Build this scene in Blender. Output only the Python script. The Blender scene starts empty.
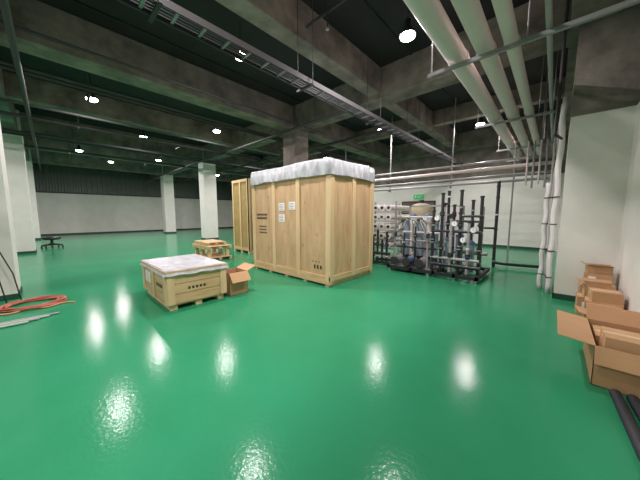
import bpy, math, random
from mathutils import Vector, Matrix, noise
random.seed(7)
sc=bpy.context.scene
# ---------------------------------------------------------------- materials
def lin(c):
    return tuple((x/12.92 if x<=0.04045 else ((x+0.055)/1.055)**2.4) for x in c)
def S(r,g,b): return lin((r/255,g/255,b/255))
MATS={}
def mat(name,col,rough=.5,metal=0,var=0,vscale=4,stretch=(1,1,1),bump=0,bscale=30,spec=.5,emit=None,estr=0,col2=None,contrast=(.35,.65),knots=False):
    if name in MATS: return MATS[name]
    m=bpy.data.materials.new(name); m.use_nodes=True
    nt=m.node_tree; b=nt.nodes['Principled BSDF']
    b.inputs['Base Color'].default_value=(*col,1); b.inputs['Roughness'].default_value=rough
    b.inputs['Metallic'].default_value=metal; b.inputs['Specular IOR Level'].default_value=spec
    if emit: b.inputs['Emission Color'].default_value=(*emit,1); b.inputs['Emission Strength'].default_value=estr
    if var or col2 or bump:
        g=nt.nodes.new('ShaderNodeNewGeometry'); mp=nt.nodes.new('ShaderNodeMapping')
        mp.inputs['Scale'].default_value=stretch
        nt.links.new(g.outputs['Position'],mp.inputs['Vector'])
    if var or col2:
        n=nt.nodes.new('ShaderNodeTexNoise'); n.inputs['Scale'].default_value=vscale; n.inputs['Detail'].default_value=6
        n.inputs['Roughness'].default_value=.62
        nt.links.new(mp.outputs[0],n.inputs['Vector'])
        r=nt.nodes.new('ShaderNodeValToRGB'); r.color_ramp.elements[0].position=contrast[0]; r.color_ramp.elements[1].position=contrast[1]
        c2=col2 if col2 else tuple(x*(1-var) for x in col)
        r.color_ramp.elements[0].color=(*c2,1); r.color_ramp.elements[1].color=(*col,1)
        nt.links.new(n.outputs['Fac'],r.inputs['Fac']); out=r.outputs[0]
        if knots:
            v=nt.nodes.new('ShaderNodeTexVoronoi'); v.inputs['Scale'].default_value=3.2
            mp2=nt.nodes.new('ShaderNodeMapping'); mp2.inputs['Scale'].default_value=(1.3,1.3,.7)
            nt.links.new(g.outputs['Position'],mp2.inputs['Vector']); nt.links.new(mp2.outputs[0],v.inputs['Vector'])
            r2=nt.nodes.new('ShaderNodeValToRGB'); r2.color_ramp.elements[0].position=.03; r2.color_ramp.elements[1].position=.13
            r2.color_ramp.elements[0].color=(.45,.4,.36,1); r2.color_ramp.elements[1].color=(1,1,1,1)
            nt.links.new(v.outputs['Distance'],r2.inputs['Fac'])
            mx=nt.nodes.new('ShaderNodeMix'); mx.data_type='RGBA'; mx.blend_type='MULTIPLY'; mx.inputs[0].default_value=.8
            nt.links.new(out,mx.inputs[6]); nt.links.new(r2.outputs[0],mx.inputs[7]); out=mx.outputs[2]
        nt.links.new(out,b.inputs['Base Color'])
    if bump:
        n2=nt.nodes.new('ShaderNodeTexNoise'); n2.inputs['Scale'].default_value=bscale; n2.inputs['Detail'].default_value=3
        nt.links.new(mp.outputs[0],n2.inputs['Vector'])
        bp=nt.nodes.new('ShaderNodeBump'); bp.inputs['Strength'].default_value=bump; bp.inputs['Distance'].default_value=.01
        nt.links.new(n2.outputs['Fac'],bp.inputs['Height']); nt.links.new(bp.outputs[0],b.inputs['Normal'])
    MATS[name]=m; return m
M_floor=mat('green_epoxy',S(54,142,102),.14,0,col2=S(45,130,90),vscale=.7,bump=.13,bscale=34,contrast=(.3,.7),spec=.07)
M_white=mat('white_paint',S(230,226,220),.55,var=.1,vscale=1.5,bump=.1)
M_conc=mat('concrete',S(142,132,123),.85,col2=S(88,81,75),vscale=2.2,bump=.4,bscale=12,contrast=(.3,.7))
M_beam=mat('beam_concrete',S(154,143,133),.85,col2=S(88,81,75),vscale=1.8,bump=.4,bscale=8,contrast=(.3,.7))
M_slab=mat('dark_ceiling_deck',S(36,34,35),.8,var=.4,vscale=1.5)
M_trim=mat('dark_green_trim',S(30,74,54),.5)
M_corr=mat('corrugated_panel',S(98,103,99),.5,.1,var=.15,vscale=1)
M_ply=mat('plywood',S(214,180,140),.65,col2=S(188,150,110),vscale=6,stretch=(1.6,1.6,.3),bump=.15,bscale=20,contrast=(.3,.7),knots=True)
M_pine=mat('pine_batten',S(230,203,162),.6,col2=S(212,180,136),vscale=7,stretch=(1,1,.15),contrast=(.3,.7))
M_pineh=mat('pine_board_horizontal',S(222,192,148),.6,col2=S(192,155,110),vscale=7,stretch=(.3,.3,2.5),contrast=(.3,.7))
M_film=mat('plastic_film',S(210,210,216),.3,var=.3,vscale=9,bump=.5,bscale=12)
M_tarp=mat('wrapping_film',S(200,202,208),.35,var=.45,vscale=9,stretch=(1,1,.4),bump=.7,bscale=9)
M_card=mat('cardboard',S(192,150,110),.75,var=.12,vscale=3)
M_cardin=mat('cardboard_inside',S(170,128,90),.8,var=.1)
M_tape=mat('packing_tape',S(206,180,140),.3)
M_paper=mat('paper',S(238,236,236),.6)
M_ink=mat('stencil_ink',S(50,44,42),.7)
M_black=mat('black_pvc',S(44,45,49),.4)
M_rubber=mat('black_rubber',S(38,38,46),.6,var=.2)
M_grey=mat('grey_pipe',S(160,156,158),.4)
M_bgrey=mat('blue_grey_vessel',S(136,150,166),.4)
M_pipe=mat('pale_overhead_pipe',S(228,210,208),.45,var=.06,vscale=2)
M_dpipe=mat('dark_pipe',S(54,51,52),.6)
M_galv=mat('galvanised_steel',S(150,146,147),.5,.3)
M_steel=mat('brushed_steel',S(180,182,186),.35,.7)
M_blue=mat('blue_motor',S(58,92,130),.4)
M_wpvc=mat('white_pvc',S(230,224,224),.35)
M_tank=mat('frp_tank_tan',S(180,170,140),.45,var=.08)
M_door=mat('brown_door',S(104,84,78),.4)
M_lamp=mat('lamp_glass',S(255,255,250),.3,emit=(1,.98,.96),estr=30)
M_bell=mat('lamp_reflector',S(90,90,92),.35,.6)
M_red=mat('red_hose',S(180,92,72),.5)
M_orange=mat('orange_rope',S(206,150,110),.6)
M_gpale=mat('pale_rod',S(176,196,180),.4)
M_exit=mat('exit_green',S(20,150,80),.4,emit=S(20,150,80),estr=.6)
M_olive=mat('olive_cover',S(176,150,92),.6,var=.2)
# ---------------------------------------------------------------- builder
class B:
    def __init__(s,name): s.n=name; s.v=[]; s.f=[]; s.mi=[]; s.ms=[]; s.sm=[]
    def m(s,mt):
        if mt not in s.ms: s.ms.append(mt)
        return s.ms.index(mt)
    def add(s,vs,fs,mt,smooth=False):
        o=len(s.v); s.v+= [Vector(v) for v in vs]; i=s.m(mt)
        for f in fs: s.f.append([o+k for k in f]); s.mi.append(i); s.sm.append(smooth)
    def box(s,x0,x1,y0,y1,z0,z1,mt):
        vs=[(x0,y0,z0),(x1,y0,z0),(x1,y1,z0),(x0,y1,z0),(x0,y0,z1),(x1,y0,z1),(x1,y1,z1),(x0,y1,z1)]
        s.add(vs,[(0,3,2,1),(4,5,6,7),(0,1,5,4),(1,2,6,5),(2,3,7,6),(3,0,4,7)],mt)
    def cyl(s,a,b,r,mt,n=14,r2=None,cap=True):
        a=Vector(a);b=Vector(b); r2=r if r2 is None else r2
        d=(b-a).normalized(); u=d.orthogonal().normalized(); w=d.cross(u)
        vs=[];
        for k in range(n):
            t=2*math.pi*k/n; e=u*math.cos(t)+w*math.sin(t); vs+= [a+e*r,b+e*r2]
        s.add(vs,[(2*k,2*((k+1)%n),2*((k+1)%n)+1,2*k+1) for k in range(n)],mt,True)
        if cap:
            s.add([vs[2*k] for k in range(n)],[tuple(reversed(range(n)))],mt)
            s.add([vs[2*k+1] for k in range(n)],[tuple(range(n))],mt)
    def tube(s,pts,r,mt,n=10):
        pts=[Vector(p) for p in pts]; N=len(pts); vs=[]
        u=None
        for i,p in enumerate(pts):
            d=(pts[min(i+1,N-1)]-pts[max(i-1,0)]).normalized()
            if u is None: u=d.orthogonal().normalized()
            u=(u-d*u.dot(d)).normalized(); w=d.cross(u)
            for k in range(n):
                t=2*math.pi*k/n; vs.append(p+(u*math.cos(t)+w*math.sin(t))*r)
        fs=[(i*n+k,i*n+(k+1)%n,(i+1)*n+(k+1)%n,(i+1)*n+k) for i in range(N-1) for k in range(n)]
        fs.append(tuple(reversed(range(n)))); fs.append(tuple(range((N-1)*n,N*n)))
        s.add(vs,fs,mt,True)
    def lathe(s,c,prof,mt,n=20):
        c=Vector(c); vs=[]
        for r,z in prof:
            for k in range(n):
                t=2*math.pi*k/n; vs.append(c+Vector((r*math.cos(t),r*math.sin(t),z)))
        m=len(prof)
        fs=[(i*n+k,i*n+(k+1)%n,(i+1)*n+(k+1)%n,(i+1)*n+k) for i in range(m-1) for k in range(n)]
        s.add(vs,fs,mt,True)
    def slab(s,quad,t,mt):
        q=[Vector(p) for p in quad]; nrm=(q[1]-q[0]).cross(q[3]-q[0]).normalized()*t
        vs=q+[p+nrm for p in q]
        s.add(vs,[(3,2,1,0),(4,5,6,7),(0,1,5,4),(1,2,6,5),(2,3,7,6),(3,0,4,7)],mt)
    def done(s,bevel=0):
        lo=Vector([min(v[i] for v in s.v) for i in range(3)]); hi=Vector([max(v[i] for v in s.v) for i in range(3)])
        c=(lo+hi)/2; c.z=lo.z
        me=bpy.data.meshes.new(s.n); me.from_pydata([v-c for v in s.v],[],s.f)
        for m_ in s.ms: me.materials.append(m_)
        for i,p in enumerate(me.polygons): p.material_index=s.mi[i]; p.use_smooth=s.sm[i]
        me.update()
        ob=bpy.data.objects.new(s.n,me); ob.location=c; bpy.context.collection.objects.link(ob)
        if bevel:
            bv=ob.modifiers.new('bevel','BEVEL'); bv.width=bevel; bv.segments=2; bv.limit_method='ANGLE'
        return ob
# ---------------------------------------------------------------- room shell
XW=.78; XF=-26.0; YB=13.8; YF=-8.3; ZC=5.25; ZB=4.5; ZP=3.1
b=B('floor'); b.box(XF-.2,XW+.2,YF-.2,YB+.2,-.2,0,M_floor); b.done()
b=B('ceiling'); b.box(XF-.2,XW+.2,YF-.2,YB+.2,ZC,ZC+.2,M_slab)
for i in range(30):
    x=XF+i*.93
    b.box(x,x+.04,YF,YB,ZC-.03,ZC,M_slab)
b.done()
def wall(name,x0,x1,y0,y1,top=ZP,up=M_conc):
    b=B(name); b.box(x0,x1,y0,y1,0,top,M_white); b.box(x0,x1,y0,y1,top,ZC,up); b.done()
wall('wall_right',XW,XW+.2,YF-.2,YB+.2)
wall('wall_back',XF,XW,YB,YB+.2)
wall('wall_front',XF,XW,YF-.2,YF)
wall('wall_left',XF-.2,XF,YF-.2,YB+.2)
b=B('wall_cladding_left'); y=YF; vs=[]; ys=[]
while y<YB-.1:
    for dx,dy in ((.01,0),(.01,.1),(.07,.15),(.07,.25)): ys.append((XF+dx,min(y+dy,YB)))
    y+=.3
for x,y in ys: vs+= [(x,y,3.05),(x,y,4.9)]
b.add(vs,[(2*i,2*i+2,2*i+3,2*i+1) for i in range(len(ys)-1)],M_corr)
b.box(XF,XF+.1,YF,YB,2.98,3.05,M_dpipe); b.done()
for nm,a in (('baseboard_right',(XW-.015,XW,YF,6.0)),('baseboard_back',(XF,-6.45,YB-.015,YB)),('baseboard_left',(XF,XF+.015,YF,YB)),('baseboard_back_right',(-4.55,0,YB-.015,YB))):
    b=B(nm); b.box(*a,0,.1,M_trim); b.done()
b=B('wall_pilaster'); b.box(.09,XW,6.03,6.8,0,ZP,M_white); b.box(.09,XW,6.03,6.8,ZP,ZC,M_conc)
b.box(.075,XW-.015,6.015,6.03,0,.1,M_trim); b.box(.075,.09,6.015,6.8,0,.1,M_trim); b.done()
def column(x0,x1,y0,y1,full=True):
    b=B('column'); zt=ZC if full else ZP
    b.box(x0,x1,y0,y1,0,zt,M_white)
    if not full: b.box(x0,x1,y0,y1,ZP,ZC,M_conc)
    e=.012; b.box(x0-e,x1+e,y0-e,y1+e,0,.1,M_trim); b.done()
column(-7.5,-6.85,6.05,6.7,False)
column(-15.3,-14.6,6.05,6.75)
column(-22.7,-22.0,6.05,6.75)
for x in (-7.57,-15.2,-22.7): column(x,x+.7,-1.2,-.5)
for x,w in ((.25,.55),(-3.7,.35),(-7.2,.55),(-11,.35),(-14.9,.55),(-18.6,.35),(-22.4,.55)):
    b=B('ceiling_beam'); zb=ZB if w>.4 else ZB+.12
    b.box(x-w/2,x+w/2,YF,YB,zb,ZC,M_beam); b.done(.015)
for y,w in ((6.35,.55),(-.85,.55),(-4.6,.35),(10,.3),(13.5,.5)):
    b=B('ceiling_beam'); zb=ZB if w>.4 else ZB+.25
    b.box(XF,XW,y-w/2,y+w/2,zb-.004,ZC,M_beam); b.done(.015)
# door in back wall
b=B('door_1')
b.box(-6.42,-4.58,YB-.05,YB-.001,0,2.2,M_dpipe)
b.box(-6.34,-5.52,YB-.08,YB-.05,.01,2.12,M_door); b.box(-5.48,-4.66,YB-.08,YB-.05,.01,2.12,M_door)
b.box(-5.62,-5.56,YB-.13,YB-.08,1.0,1.12,M_steel); b.box(-5.44,-5.38,YB-.13,YB-.08,1.0,1.12,M_steel); b.done()
b=B('exit_sign'); b.box(-5.75,-5.2,YB-.06,YB-.001,2.32,2.55,M_exit)
yy=YB-.062
def stick(p,q,r=.012): b.cyl((p[0],yy,p[1]),(q[0],yy,q[1]),r,M_paper,6)
cx=-5.65; b.cyl((cx+.02,yy-.004,2.505),(cx+.02,yy+.004,2.505),.017,M_paper,10)
stick((cx+.01,2.485),(cx-.01,2.43),.014); stick((cx-.01,2.43),(cx+.035,2.4)); stick((cx+.035,2.4),(cx+.02,2.355)); stick((cx-.01,2.43),(cx-.05,2.38)); stick((cx+.01,2.48),(cx+.05,2.45)); stick((cx+.01,2.48),(cx-.04,2.46))
es=b.done()
cu=bpy.data.curves.new('exit_lettering','FONT'); cu.body='EXIT'; cu.size=.15; cu.extrude=.002
t=bpy.data.objects.new('exit_lettering',cu); t.rotation_euler=(math.pi/2,0,0); cu.materials.append(M_paper)
bpy.context.collection.objects.link(t); t.parent=es; t.location=Vector((-5.55,YB-.064,2.38))-es.location
# ---------------------------------------------------------------- lamps
LP=[(-2.1,4.5),(-4.75,2.8),(-9.4,1.0),(-12.4,2.8),(-9.5,4.5),(-17.3,1.2),(-19.6,2.7),(-17,4.5),(-2.1,10.4),(-4.9,8.6),(-12.6,8.6),(-9.5,10.7),(-20,9.4),
    (-2.1,-2.6),(-6.0,-3.8),(-12.4,-3.8),(-1.4,1.0),(-19.5,-3.8)]
for x,y in LP:
    b=B('high_bay_lamp'); z=4.6
    b.lathe((x,y,z),[(.14,0),(.135,.03),(.09,.1),(.05,.14),(.05,.26),(.0,.27)],M_bell)
    b.cyl((x,y,z+.26),(x,y,ZC-.035),.012,M_dpipe,8)
    b.lathe((x,y,z),[(.125,.01),(.12,-.025),(.09,-.045),(.05,-.055),(.0,-.06)],M_lamp,20)
    ob=b.done()
    l=bpy.data.lights.new('lamp_light','AREA'); l.shape='DISK'; l.size=.2; l.energy=125; l.color=(1,.925,.92)
    o=bpy.data.objects.new('lamp_light',l); bpy.context.collection.objects.link(o); o.parent=ob; o.location=(0,0,-.006)
# ---------------------------------------------------------------- overhead pipes
for x,r,z in ((-1.24,.13,3.85),(-.88,.11,3.83),(-.58,.08,3.80)):
    b=B('overhead_pipe'); b.cyl((x,-3,z),(x,13.2,z),r,M_pipe,20)
    for y in (1.2,4.1,7.2,9.8,12.6): b.cyl((x,y+.3,z),(x,y+.36,z),r+.012,M_pipe,20)
    b.done()
for y in (-1.5,4.2,7.4,10.6,12.9):
    b=B('pipe_hanger_rack')
    x0,x1=-1.6,.7
    if y>6: x1=-.1
    b.box(x0,x1,y-.025,y+.025,3.62,3.67,M_galv)
    for x in (x0+.05,-.4,x1-.08): b.cyl((x,y,3.6),(x,y,ZC-.035 if x<-.05 else ZB-.01),.01,M_galv,6)
    if y==4.2: b.cyl((-.2,-3,3.705),(-.2,13,3.705),.03,M_grey,10)
    b.done()
b=B('sprinkler_branch_pipe')
b.cyl((-3.5,3.4,4.85),(-.05,3.4,4.85),.025,M_dpipe,8)
for x in (-3.0,-1.6,-.5):
    b.cyl((x,3.4,4.85),(x,3.4,4.6),.014,M_dpipe,8); b.cyl((x,3.4,4.6),(x,3.4,4.57),.03,M_steel,10); b.cyl((x,3.4,4.87),(x,3.4,ZC-.04),.01,M_dpipe,6)
b.done()
# cable ladder
b=B('cable_ladder'); xc=-3.25; z=3.65
for dx in (-.13,.13): b.box(xc+dx-.01,xc+dx+.01,-4,12.6,z,z+.08,M_dpipe)
y=-4
while y<12.6: b.box(xc-.13,xc+.13,y,y+.03,z+.02,z+.04,M_galv); y+=.3
for k in range(3): b.cyl((xc-.08+k*.055,-4,z+.055),(xc-.08+k*.055,12.6,z+.055),.014,M_black,6)
y=-3.5
while y<12.6:
    b.box(xc-.2,xc+.2,y,y+.04,z-.03,z,M_dpipe)
    for dx in (-.18,.18): b.cyl((xc+dx,y+.02,z-.03),(xc+dx,y+.02,ZC-.04),.006,M_dpipe,6)
    y+=2.2
b.done()
b=B('ceiling_service_pipes')
for x,z,r in ((-8.1,4.38,.05),(-7.9,4.38,.035),(-13.9,4.3,.07),(-13.6,4.3,.05),(-16.2,4.3,.05),(-6.3,4.38,.03),(-10.3,4.35,.04),(-11.4,4.3,.05)):
    b.cyl((x,-6,z),(x,13.0,z),r,M_dpipe,10)
for y,z,r in ((5.5,4.2,.045),(-.2,4.2,.045),(7.6,4.2,.05)):
    b.cyl((-25,y,z),(-4.2,y,z),r,M_dpipe,10)
for x in (-8.0,-13.75,-16.3,-11.2):
    y=-5
    while y<13:
        b.box(x-.3,x+.3,y-.02,y+.02,4.13,4.16,M_dpipe)
        for dx in (-.28,.28): b.cyl((x+dx,y,4.15),(x+dx,y,ZC-.04),.008,M_dpipe,6)
        y+=2.9
b.done()
# ---------------------------------------------------------------- big crate
def big_crate():
    x0,x1,y0,y1=-6.05,-3.24,3.77,5.40; z0,z1=.12,2.36; t=.03
    b=B('wooden_shipping_crate')
    b.box(x0+t,x1-t,y0+t,y1-t,z0,z1,M_ply)
    for k in range(5):
        x=x0+.05+k*(x1-x0-.2)/4; b.box(x,x+.1,y0+.02,y1-.02,0,z0,M_pine)
    for y in (y0,y1-.1): b.box(x0,x1,y+.0,y+.1,.05,.12,M_pineh)
    L=x1-x0
    for (a,c) in ((y0,y0+t),(y1-t,y1)):
        for k in range(4):
            xx=x0+k*(L-.12)/3; b.box(xx,xx+.12,a,c,z0,z1,M_pine)
        b.box(x0,x1,a+.002,c-.002,z0,z0+.1,M_pineh); b.box(x0,x1,a+.002,c-.002,z1-.1,z1,M_pineh)
    W=y1-y0
    for a,c in ((x0,x0+t),(x1-t,x1)):
        for k in range(3):
            yy=y0+.005+k*(W-.13)/2; b.box(a+.001,c+.001,yy,yy+.12,z0,z1,M_pine)
        b.box(a+.002,c-.002,y0,y1,z0,z0+.1,M_pineh); b.box(a+.002,c-.002,y0,y1,z1-.1,z1,M_pineh)
    b.box(x0,x1,y0,y1,z1,z1+.03,M_ply)
    yf=y0+t-.004
    P=(L-.12)/3
    for (px,pz) in ((x0+.12+P+.12,1.60),(x0+.12+P+.5,1.62),(x0+.12+P+.12,1.33)):
        b.box(px,px+.22,yf-.002,yf+.004,pz-.02,pz+.16,M_paper)
        for j in range(4): b.box(px+.02,px+.17,yf-.003,yf,pz+.01+j*.035,pz+.018+j*.035,M_ink)
    random.seed(3)
    for j in range(2):
        x=x0+.2
        while x<x0+.62:
            w=random.uniform(.02,.05); b.box(x,x+w,yf-.002,yf+.004,1.46-j*.09,1.51-j*.09,M_ink); x+=w+.02
    for j in range(3):
        x=x0+.3
        while x<x0+.6:
            w=random.uniform(.02,.04); b.box(x,x+w,yf-.002,yf+.004,1.16-j*.08,1.195-j*.08,M_ink); x+=w+.022
    x=x0+.12+2*P+.42
    for j in range(3):
        b.box(x+j*.09,x+.04+j*.09,yf-.002,yf+.004,.34,.42,M_ink)
        b.box(x+j*.09-.05,x+.03+j*.09-.05,yf-.002,yf+.004,.48,.5,M_ink)
    n=220; per=[]
    for i in range(n):
        s=i/n*2*(L+W)
        if s<L: p=(x0+s,y0,0,-1)
        elif s<L+W: p=(x1,y0+s-L,1,0)
        elif s<2*L+W: p=(x1-(s-L-W),y1,0,1)
        else: p=(x0,y1-(s-2*L-W),-1,0)
        per.append((s,)+p)
    rings=[]
    for lv,(z,off) in enumerate(((2.28,.03),(2.36,.03),(2.45,.022),(2.56,.012),(2.6,-.02),(2.62,-.3))):
        r=[]
        for s,x,y,nx,ny in per:
            w=.6*noise.noise(Vector((x*7,y*7,lv*.15)))+.4*math.sin(s*14+2*noise.noise(Vector((x*2,y*2,0))))
            o=off+.018*max(-.9,w)
            cx,cy=(x0+x1)/2,(y0+y1)/2
            if lv<4: xx,yy=x+nx*o,y+ny*o
            else: xx=cx+(x-cx)*(1+off/1.4); yy=cy+(y-cy)*(1+off/.8)
            zz=z+(.045*noise.noise(Vector((x*2.2,y*2.2,9))) if lv==0 else .006*w)+.035*noise.noise(Vector((x*1.2,y*1.2,3)))*(lv>2)
            r.append((xx,yy,zz))
        rings.append(r)
    vs=[p for r in rings for p in r]; fs=[]
    for l in range(len(rings)-1):
        for i in range(n): fs.append((l*n+i,l*n+(i+1)%n,(l+1)*n+(i+1)%n,(l+1)*n+i))
    fs.append(tuple((len(rings)-1)*n+i for i in range(n)))
    b.add(vs,fs,M_tarp,True)
    b.done()
big_crate()
# ---------------------------------------------------------------- low crate
def low_crate():
    x0,x1,y0,y1=-5.6,-4.22,1.12,2.05; z0,z1=.1,.6; t=.025
    b=B('low_wooden_crate')
    b.box(x0+t,x1-t,y0+t,y1-t,z0,z1,M_pineh)
    for k in range(3):
        y=y0+.04+k*(y1-y0-.18)/2; b.box(x0+.03,x1-.03,y,y+.1,0,z0-.03,M_pine)
    for k in range(3):
        x=x0+.02+k*(x1-x0-.14)/2; b.box(x,x+.1,y0+.03,y1-.03,z0-.03,z0,M_pine)
    for zA,zB in ((z0,z0+.15),(z0+.158,z0+.31),(z0+.318,z1)):
        b.box(x0,x1,y0,y0+t,zA,zB,M_pineh); b.box(x0,x1,y1-t,y1,zA,zB,M_pineh)
        b.box(x0,x0+t,y0+t,y1-t,zA,zB,M_pineh); b.box(x1-t,x1,y0+t,y1-t,zA,zB,M_pineh)
    for x in (x0+.01,x1-.11,(x0+x1)/2-.05): b.box(x,x+.1,y0-.02,y0,z0,z1,M_pine); b.box(x,x+.1,y1,y1+.02,z0,z1,M_pine)
    for y in (y0+.0,y1-.1): b.box(x1,x1+.02,y,y+.1,z0,z1,M_pine); b.box(x0-.02,x0,y,y+.1,z0,z1,M_pine)
    for xx in (x0+.15,x0+.33): b.box(xx,xx+.13,y0-.003,y0,.28,.48,M_paper)
    for j in range(5): b.box(x0+.82+j*.07,x0+.86+j*.07,y0-.003,y0,.32,.38,M_ink)
    for j in range(5): b.box(x1,x1+.003,y0+.3+j*.06,y0+.335+j*.06,.3,.34,M_ink)
    b.box(x0-.03,x1+.03,y0-.03,y1+.03,z1,z1+.03,M_ply)
    nx,ny=44,32; vs=[]
    X0,X1,Y0,Y1=x0-.045,x1+.045,y0-.045,y1+.045
    for j in range(ny+1):
        for i in range(nx+1):
            x=X0+(X1-X0)*i/nx; y=Y0+(Y1-Y0)*j/ny
            e=(i in(0,nx)) or (j in (0,ny))
            z=z1+.042+.012*noise.noise(Vector((x*6,y*6,1)))
            if e: z=z1-.04+.02*noise.noise(Vector((x*9,y*9,4)))
            vs.append((x,y,z))
    fs=[(j*(nx+1)+i,j*(nx+1)+i+1,(j+1)*(nx+1)+i+1,(j+1)*(nx+1)+i) for j in range(ny) for i in range(nx)]
    b.add(vs,fs,M_film,False); b.done()
low_crate()
# ---------------------------------------------------------------- cardboard boxes
def carton(name,x0,x1,y0,y1,z0,h,flaps=(),rot=0,closed=False,label=None,bb=None):
    b=bb or B(name); t=.006; z1=z0+h
    n0=len(b.v)
    if closed:
        b.box(x0,x1,y0,y1,z0,z1,M_card)
        ym=(y0+y1)/2; b.box(x0-.001,x1+.001,ym-.025,ym+.025,z1-.06,z1+.001,M_tape)
    else:
        b.box(x0,x1,y0,y1,z0,z0+t,M_cardin)
        b.box(x0,x1,y0,y0+t,z0,z1,M_card); b.box(x0,x1,y1-t,y1,z0,z1,M_card)
        b.box(x0,x0+t,y0,y1,z0,z1,M_card); b.box(x1-t,x1,y0,y1,z0,z1,M_card)
        for side,ln,ang in flaps:
            dx=ln*math.cos(ang); dz=ln*math.sin(ang)
            if side=='-x': q=[(x0,y0,z1),(x0,y1,z1),(x0-dx,y1,z1+dz),(x0-dx,y0,z1+dz)]
            if side=='+x': q=[(x1,y1,z1),(x1,y0,z1),(x1+dx,y0,z1+dz),(x1+dx,y1,z1+dz)]
            if side=='-y': q=[(x1,y0,z1),(x0,y0,z1),(x0,y0-dx,z1+dz),(x1,y0-dx,z1+dz)]
            if side=='+y': q=[(x0,y1,z1),(x1,y1,z1),(x1,y1+dx,z1+dz),(x0,y1+dx,z1+dz)]
            b.slab(q,-.005,M_card)
    if label: b.box(x0+.05,x0+.05+label,y0-.002,y0,z0+h*.35,z0+h*.75,M_paper)
    if rot:
        c=Vector(((x0+x1)/2,(y0+y1)/2,0)); R=Matrix.Rotation(rot,3,'Z')
        for i in range(n0,len(b.v)): b.v[i]=R@(b.v[i]-c)+c
    if bb is None: b.done()
    return b
carton('cardboard_box',-4.66,-4.24,2.13,2.5,0,.42,flaps=(('+x',.2,-.9),('+y',.2,.4)))
b=B('open_cardboard_box')
carton('',.34,.75,3.15,3.95,0,.36,flaps=(('-x',.24,.12),('+y',.16,1.1)),bb=b)
b.slab([(.75,3.15,.36),(.34,3.15,.36),(.34,3.09,.22),(.75,3.09,.22)],-.005,M_card)
carton('',.40,.72,3.2,3.5,.02,.42,closed=True,label=.12,bb=b)
carton('',.38,.70,3.55,3.88,.02,.30,closed=True,bb=b)
b.done()
carton('cardboard_box',.42,.74,4.5,4.82,0,.24,flaps=(('-x',.12,.2),('+y',.1,.8)),rot=.1)
carton('cardboard_box',.40,.74,4.9,5.2,0,.32,closed=True,label=.12,rot=-.05)
carton('cardboard_box',.34,.74,5.26,5.58,0,.28,closed=True,label=.1)
carton('cardboard_box',.38,.74,5.64,5.96,0,.38,closed=True,label=.1)
carton('cardboard_box',.44,.72,4.94,5.18,.322,.14,closed=True,rot=.1)
carton('cardboard_box',.40,.70,5.28,5.54,.282,.2,flaps=(('-x',.08,.4),('+y',.06,.6)),rot=.05,label=.08)
carton('cardboard_box',.42,.72,5.68,5.92,.382,.2,closed=True,rot=-.1,label=.08)
carton('cardboard_box',.44,.70,5.7,5.9,.583,.12,flaps=(('-y',.06,.3),('-x',.08,.5)),rot=.05)
b=B('rubber_hose_rolls')
for x,dx in ((.47,.06),(.56,.09)):
    b.cyl((x,3.05,.036),(x+dx,1.9,.036),.036,M_rubber,16); b.cyl((x,3.055,.036),(x,3.0,.036),.022,M_grey,12)
b.done()
# ---------------------------------------------------------------- pallet stack
b=B('pallet_stack')
def pal(x0,x1,y0,y1,z):
    for k in range(3):
        y=y0+k*(y1-y0-.09)/2; b.box(x0,x1,y,y+.09,z,z+.09,M_pineh)
    for k in range(6):
        x=x0+k*(x1-x0-.12)/5; b.box(x,x+.12,y0,y1,z+.09,z+.11,M_pine)
pal(-9.2,-7.9,3.3,4.1,0)
for x in (-9.1,-8.6,-8.1):
    for y in (3.35,3.95): b.box(x,x+.1,y,y+.1,.11,.36,M_pine)
pal(-9.2,-7.9,3.3,4.1,.36)
pal(-9.1,-8.1,3.35,4.0,.47)
b.done()
b=B('tall_equipment_crate'); x0,x1,y0,y1=-9.45,-8.3,5.0,5.85
b.box(x0+.03,x1-.03,y0+.03,y1-.03,.1,2.8,M_olive)
for k in range(3):
    x=x0+k*(x1-x0-.08)/2; b.box(x,x+.08,y0,y0+.03,.1,2.8,M_pine); b.box(x,x+.1,y0,y1,0,.1,M_pine)
for y in (y0,y1-.1): b.box(x1-.03,x1,y,y+.1,.1,2.8,M_pine)
for z in (.1,2.7): b.box(x0,x1,y0+.001,y0+.029,z,z+.1,M_pineh)
b.done()
b=B('steel_storage_rack')
for x in (-11.6,-10.8):
    for y in (6.2,6.8): b.box(x,x+.05,y,y+.05,0,2.0,M_dpipe)
for z in (.3,.9,1.5,1.95): b.box(-11.6,-10.75,6.2,6.85,z,z+.04,M_dpipe)
random.seed(2)
for z in (.34,.94,1.54):
    for k in range(4):
        x=-11.5+k*.2; h=random.uniform(.15,.35); b.cyl((x,6.5,z),(x,6.5,z+h),.08,random.choice([M_grey,M_black,M_wpvc,M_card]),10)
b.done()
# stool
b=B('rolling_stool'); cx,cy=-16.4,-.05
b.lathe((cx,cy,0),[(0,.36),(.26,.36),(.3,.4),(.3,.46),(.25,.5),(0,.5)],M_black)
b.cyl((cx,cy,.1),(cx,cy,.37),.05,M_black); b.cyl((cx,cy,.1),(cx,cy,.2),.09,M_black)
for k in range(5):
    a=k*2*math.pi/5; e=(cx+.34*math.cos(a),cy+.34*math.sin(a))
    b.cyl((cx,cy,.16),(e[0],e[1],.11),.035,M_black,8); b.cyl((e[0],e[1]-.03,.045),(e[0],e[1]+.03,.045),.045,M_black,10); b.cyl((e[0],e[1],.05),(e[0],e[1],.13),.015,M_black,6)
b.done()
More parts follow.
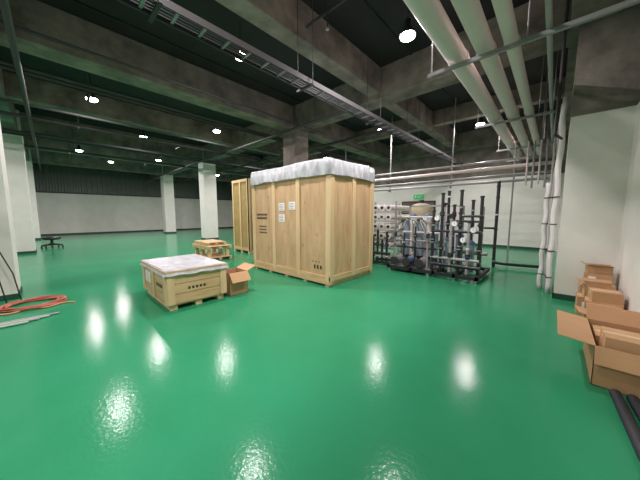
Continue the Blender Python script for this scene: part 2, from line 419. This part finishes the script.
# hoses at left
b=B('coiled_hose'); pts=[]
for i in range(130):
    a=i*.32; r=.34+.05*math.sin(i*.21); pts.append((-6.2+r*math.cos(a)*.8+.04*math.sin(i*.5),-.3+r*math.sin(a),.02+.03*(i/130)+.01*math.sin(i)))
b.tube(pts,.011,M_red,6)
pts=[(-5.9+.05*math.sin(i*.5),-1.0+i*.03,.015) for i in range(40)]
b.tube(pts,.012,M_orange,6); b.done()
b=B('plastic_rods_bundle')
for k in range(4): b.cyl((-5.45+k*.07,-1.6,.02),(-5.36+k*.05,-.02-.1*k,.02),.014,M_gpale if k%2 else M_grey,8)
b.done()
b=B('leaning_rods')
for k,(x,y) in enumerate(((-6.6,-.45),(-6.5,-.6))):
    b.tube([(x,y,.01),(x-.03,y-.06,.5),(x-.12,y-.2,.95),(x-.22,y-.3,1.4)],.009,M_dpipe,6)
b.done()
# ---------------------------------------------------------------- water treatment equipment
def valve(b,x,y,z,r=.05,side=-1):
    b.cyl((x,y,z-.05),(x,y,z+.05),r*1.4,M_black,12)
    b.cyl((x,y,z),(x,y+.1*side,z),.014,M_black,8); b.box(x-.055,x+.055,y+.1*side-.01,y+.1*side+.01,z-.01,z+.01,random.choice([M_dpipe,M_steel,M_blue]))
def vpipe(b,x,y,z0,z1,r=.035,m=M_black,coll=True):
    b.cyl((x,y,z0),(x,y,z1),r,m,12)
    if coll:
        z=z0+.15
        while z<z1-.05: b.cyl((x,y,z),(x,y,z+.035),r*1.3,random.choice([m,M_dpipe,M_wpvc,M_grey,M_steel]),12); z+=random.uniform(.3,.55)
def gauge(b,x,y,z,r=.055):
    b.cyl((x,y-.01,z),(x,y-.035,z),r,M_paper,14); b.cyl((x,y-.01,z),(x,y+.015,z),r*1.12,M_steel,14); b.cyl((x,y,z-r),(x,y,z-r-.08),.012,M_steel,6)
    b.box(x-.004,x+.004,y-.038,y-.034,z-.01,z+.04,M_black)
random.seed(11)
b=B('pipe_manifold_skid')
x0,x1,y0,y1=-3.2,-1.1,6.1,7.5
for y in (y0,y1-.06): b.box(x0,x1,y,y+.06,.06,.14,M_black)
for x in (x0,-2.6,-2.05,-1.6,x1-.06): b.box(x,x+.06,y0,y1,.06,.14,M_dpipe)
b.box(x0+.05,-2.1,y0+.05,y1-.05,.12,.135,M_steel)
for x in (x0+.05,x1-.1,(x0+x1)/2):
    for y in (y0+.04,y1-.04): b.cyl((x,y,0),(x,y,.07),.045,M_steel,10)
for x,y,h,m in ((-2.12,6.3,1.55,M_black),(-1.93,6.3,1.95,M_black),(-1.72,6.3,1.4,M_grey),(-1.55,6.35,2.0,M_black),(-1.36,6.3,1.3,M_grey),(-1.16,6.4,1.85,M_black),
                (-2.0,7.0,2.05,M_black),(-1.86,7.0,1.7,M_black),(-1.72,7.0,1.5,M_wpvc),(-1.45,7.0,1.8,M_black),(-1.25,7.0,1.4,M_black)):
    vpipe(b,x,y,.14,h,.033,m); valve(b,x,y,random.choice([.55,.7,.9]),.038)
    if h>1.6: valve(b,x,y,random.choice([1.25,1.35,1.5]),.036)
    b.cyl((x,y,h),(x,y,h+.04),.043,M_black,12)
for z,r,m in ((.3,.045,M_black),(.46,.035,M_grey),(1.1,.032,M_black)): b.cyl((-2.15,6.3,z),(-1.13,6.3,z),r,m,12)
b.cyl((-1.55,6.35,1.45),(-1.14,6.38,1.45),.028,M_black,12)
b.cyl((-2.0,7.0,.55),(-1.1,7.0,.55),.045,M_grey,12); b.cyl((-2.0,7.0,1.32),(-1.25,7.0,1.32),.03,M_black,12)
b.cyl((-1.93,6.3,1.75),(-2.0,7.0,1.75),.028,M_black,10); b.cyl((-1.55,6.35,.8),(-1.45,7.0,.8),.028,M_black,10)
for x,z in ((-1.64,1.28),(-1.26,1.15),(-2.02,1.4),(-1.45,.92)): gauge(b,x,6.24,z)
for x,h in ((-1.85,.85),(-1.62,.95),(-1.38,.8)): b.cyl((x,6.65,.14),(x,6.65,h),.08,M_bgrey,14); b.lathe((x,6.65,h),[(.09,0),(.09,.04),(.03,.09),(0,.09)],M_blue,14)
for k,x in enumerate((-3.05,-2.72,-2.4)):
    b.cyl((x,6.22,.27),(x,6.5,.27),.1,(M_steel,M_blue,M_steel)[k],16); b.cyl((x,6.5,.27),(x,6.6,.27),.12,M_grey,16)
    b.cyl((x,6.15,.27),(x,6.22,.27),.105,M_dpipe,16); vpipe(b,x,6.56,.3,1.05+.12*k,.026,M_grey)
    gauge(b,x,6.52,1.15+.12*k)
for k in range(5):
    x=-3.1+k*.2; zt=1.3+.12*(k%2)
    b.cyl((x,7.0,.34),(x,7.0,zt),.085,(M_bgrey,M_wpvc,M_bgrey,M_wpvc,M_bgrey)[k],16); b.lathe((x,7.0,zt),[(.096,0),(.096,.04),(.055,.08),(0,.09)],(M_black,M_blue)[k%2],16)
    b.cyl((x,7.0,.14),(x,7.0,.34),.088,M_black,16)
for y,z,m in ((6.8,1.42,M_wpvc),(6.5,.62,M_black),(6.5,.8,M_grey),(6.85,1.0,M_wpvc)): b.cyl((-3.15,y,z),(-2.1,y,z),.026,m,10)
for x in (-3.15,-2.9,-2.6,-2.28): vpipe(b,x,6.42,.14,random.uniform(.85,1.5),.022,random.choice([M_grey,M_black,M_wpvc])); valve(b,x,6.42,random.choice([.65,.78,.95]),.03)
for x in (-3.17,-2.2): b.box(x,x+.04,7.3,7.34,.14,1.75,M_steel)
b.box(-3.17,-2.16,7.3,7.34,1.7,1.75,M_steel)
for k in range(4):
    x=-3.0+.2*k; pts=[(x+.1*math.sin(i*.35+k),6.36+.03*k,.95+.4*math.sin(i*.21+.3)) for i in range(12)]
    b.tube(pts,.009,M_wpvc if k%2 else M_black,6)
b.done()
b=B('control_cabinet'); b.box(-2.55,-2.0,8.3,8.6,.35,1.75,M_grey); b.box(-2.52,-2.03,8.285,8.3,.38,1.72,M_wpvc)
b.box(-2.38,-2.18,8.278,8.286,1.35,1.5,M_black); b.cyl((-2.4,8.29,1.2),(-2.4,8.26,1.2),.02,M_red,10)
for x in (-2.53,-2.07): b.box(x,x+.05,8.32,8.58,0,.35,M_dpipe)
b.done()
b=B('valve_stand')
b.box(-4.1,-3.4,6.55,6.61,.05,.12,M_black); b.box(-4.1,-3.4,7.0,7.06,.05,.12,M_black)
for x in (-4.05,-3.45): b.box(x,x+.06,6.55,7.06,0,.06,M_black)
for x,h in ((-3.95,.85),(-3.8,1.05),(-3.65,.75),(-3.5,1.0)):
    vpipe(b,x,6.6,.1,h,.033,M_black); valve(b,x,6.6,.6,.04)
b.cyl((-4.0,6.6,.35),(-3.4,6.6,.35),.045,M_black,12)
b.done()
b=B('membrane_vessel_rack')
for x in (-4.45,-3.7):
    for y in (7.5,9.3): b.box(x-.025,x+.025,y,y+.05,0,1.9,M_steel)
for i in range(5):
    z=.5+i*.3
    for y in (7.5,9.3): b.box(-4.45,-3.7,y,y+.05,z-.15,z-.12,M_steel)
    for k in range(3):
        x=-4.3+k*.23
        b.cyl((x,7.35,z),(x,9.5,z),.085,M_wpvc,16); b.cyl((x,7.3,z),(x,7.37,z),.1,M_wpvc,16); b.cyl((x,7.27,z),(x,7.31,z),.045,M_black,12)
b.done()
def tank(x,y,r,h):
    b=B('media_filter_tank')
    b.lathe((x,y,0),[(0,.25),(r*.6,.27),(r*.92,.38),(r,.5),(r,h-.3),(r*.93,h-.15),(r*.65,h-.04),(r*.3,h),(0,h)],M_tank,24)
    b.lathe((x,y,0),[(r*.7,0),(r*.75,.05),(r*.72,.4)],M_black,20)
    b.cyl((x,y,h-.01),(x,y,h+.1),.08,M_black,12)
    b.done()
tank(-3.2,8.3,.38,1.85)
b=B('floor_riser_pipes')
vpipe(b,-1.18,8.55,.0,2.4,.04); b.tube([(-1.18,8.55,.12),(-.9,8.6,.1),(-.2,8.75,.1)],.04,M_black); vpipe(b,-1.5,8.5,0,1.7,.035,M_grey)
b.cyl((-1.5,8.5,1.1),(-1.18,8.55,1.1),.03,M_black)
vpipe(b,-.95,9.35,0,3.6,.022,M_grey,False)
b.done()
b=B('wall_service_pipes')
for z,r,m in ((2.45,.04,M_grey),(2.62,.03,M_grey),(2.85,.05,M_pipe),(3.05,.03,M_grey)):
    b.cyl((-9.5,9.1,z),(-.05,9.1,z),r,m,12)
for x in (-.4,-2.6,-4.8,-7):
    b.box(x,x+.03,9.16,9.19,2.35,ZC-.04,M_galv)
    for z in (2.38,2.78,3.0): b.box(x,x+.03,9.0,9.2,z-.02,z+.01,M_galv)
for k in range(5): b.cyl((-.12-.13*k,9.0,2.3-.1*(k%2)),(-.12-.13*k,9.0,3.45),.022,M_grey if k%2 else M_pipe,8)
b.done()
b=B('wrapped_riser_pipes')
for k,(x,y,z1) in enumerate(((-.0,6.35,3.55),(-.02,6.55,3.5),(-.12,6.62,2.1))):
    pts=[(x+.01*math.sin(i*1.1+k),y+.01*math.cos(i),z1*i/24) for i in range(25)]
    b.tube(pts,.042,M_grey if k==1 else M_wpvc,10)
    for i in range(4): b.cyl((x,y,.3+i*.5),(x,y,.32+i*.5),.052,M_dpipe,12)
b.done()
b=B('drain_downpipe'); b.cyl((-.08,5.98,2.9),(-.08,5.98,ZC-.04),.022,M_dpipe,10); b.tube([(-.08,5.98,2.92),(-.08,6.0,2.85),(-.0,6.15,2.8)],.022,M_dpipe); b.done()
# ---------------------------------------------------------------- world, camera
w=bpy.data.worlds.new('w'); sc.world=w; w.use_nodes=True
w.node_tree.nodes['Background'].inputs[0].default_value=(.5,.5,.5,1); w.node_tree.nodes['Background'].inputs[1].default_value=.3
cam=bpy.data.cameras.new('camera'); co=bpy.data.objects.new('camera',cam); bpy.context.collection.objects.link(co)
cam.sensor_width=36; cam.lens=250/640*36; cam.clip_start=.05
co.location=(0,0,1.5); co.rotation_euler=(math.pi/2-math.atan(26/250),0,math.radians(43))
sc.camera=co
sc.view_settings.view_transform='Standard'
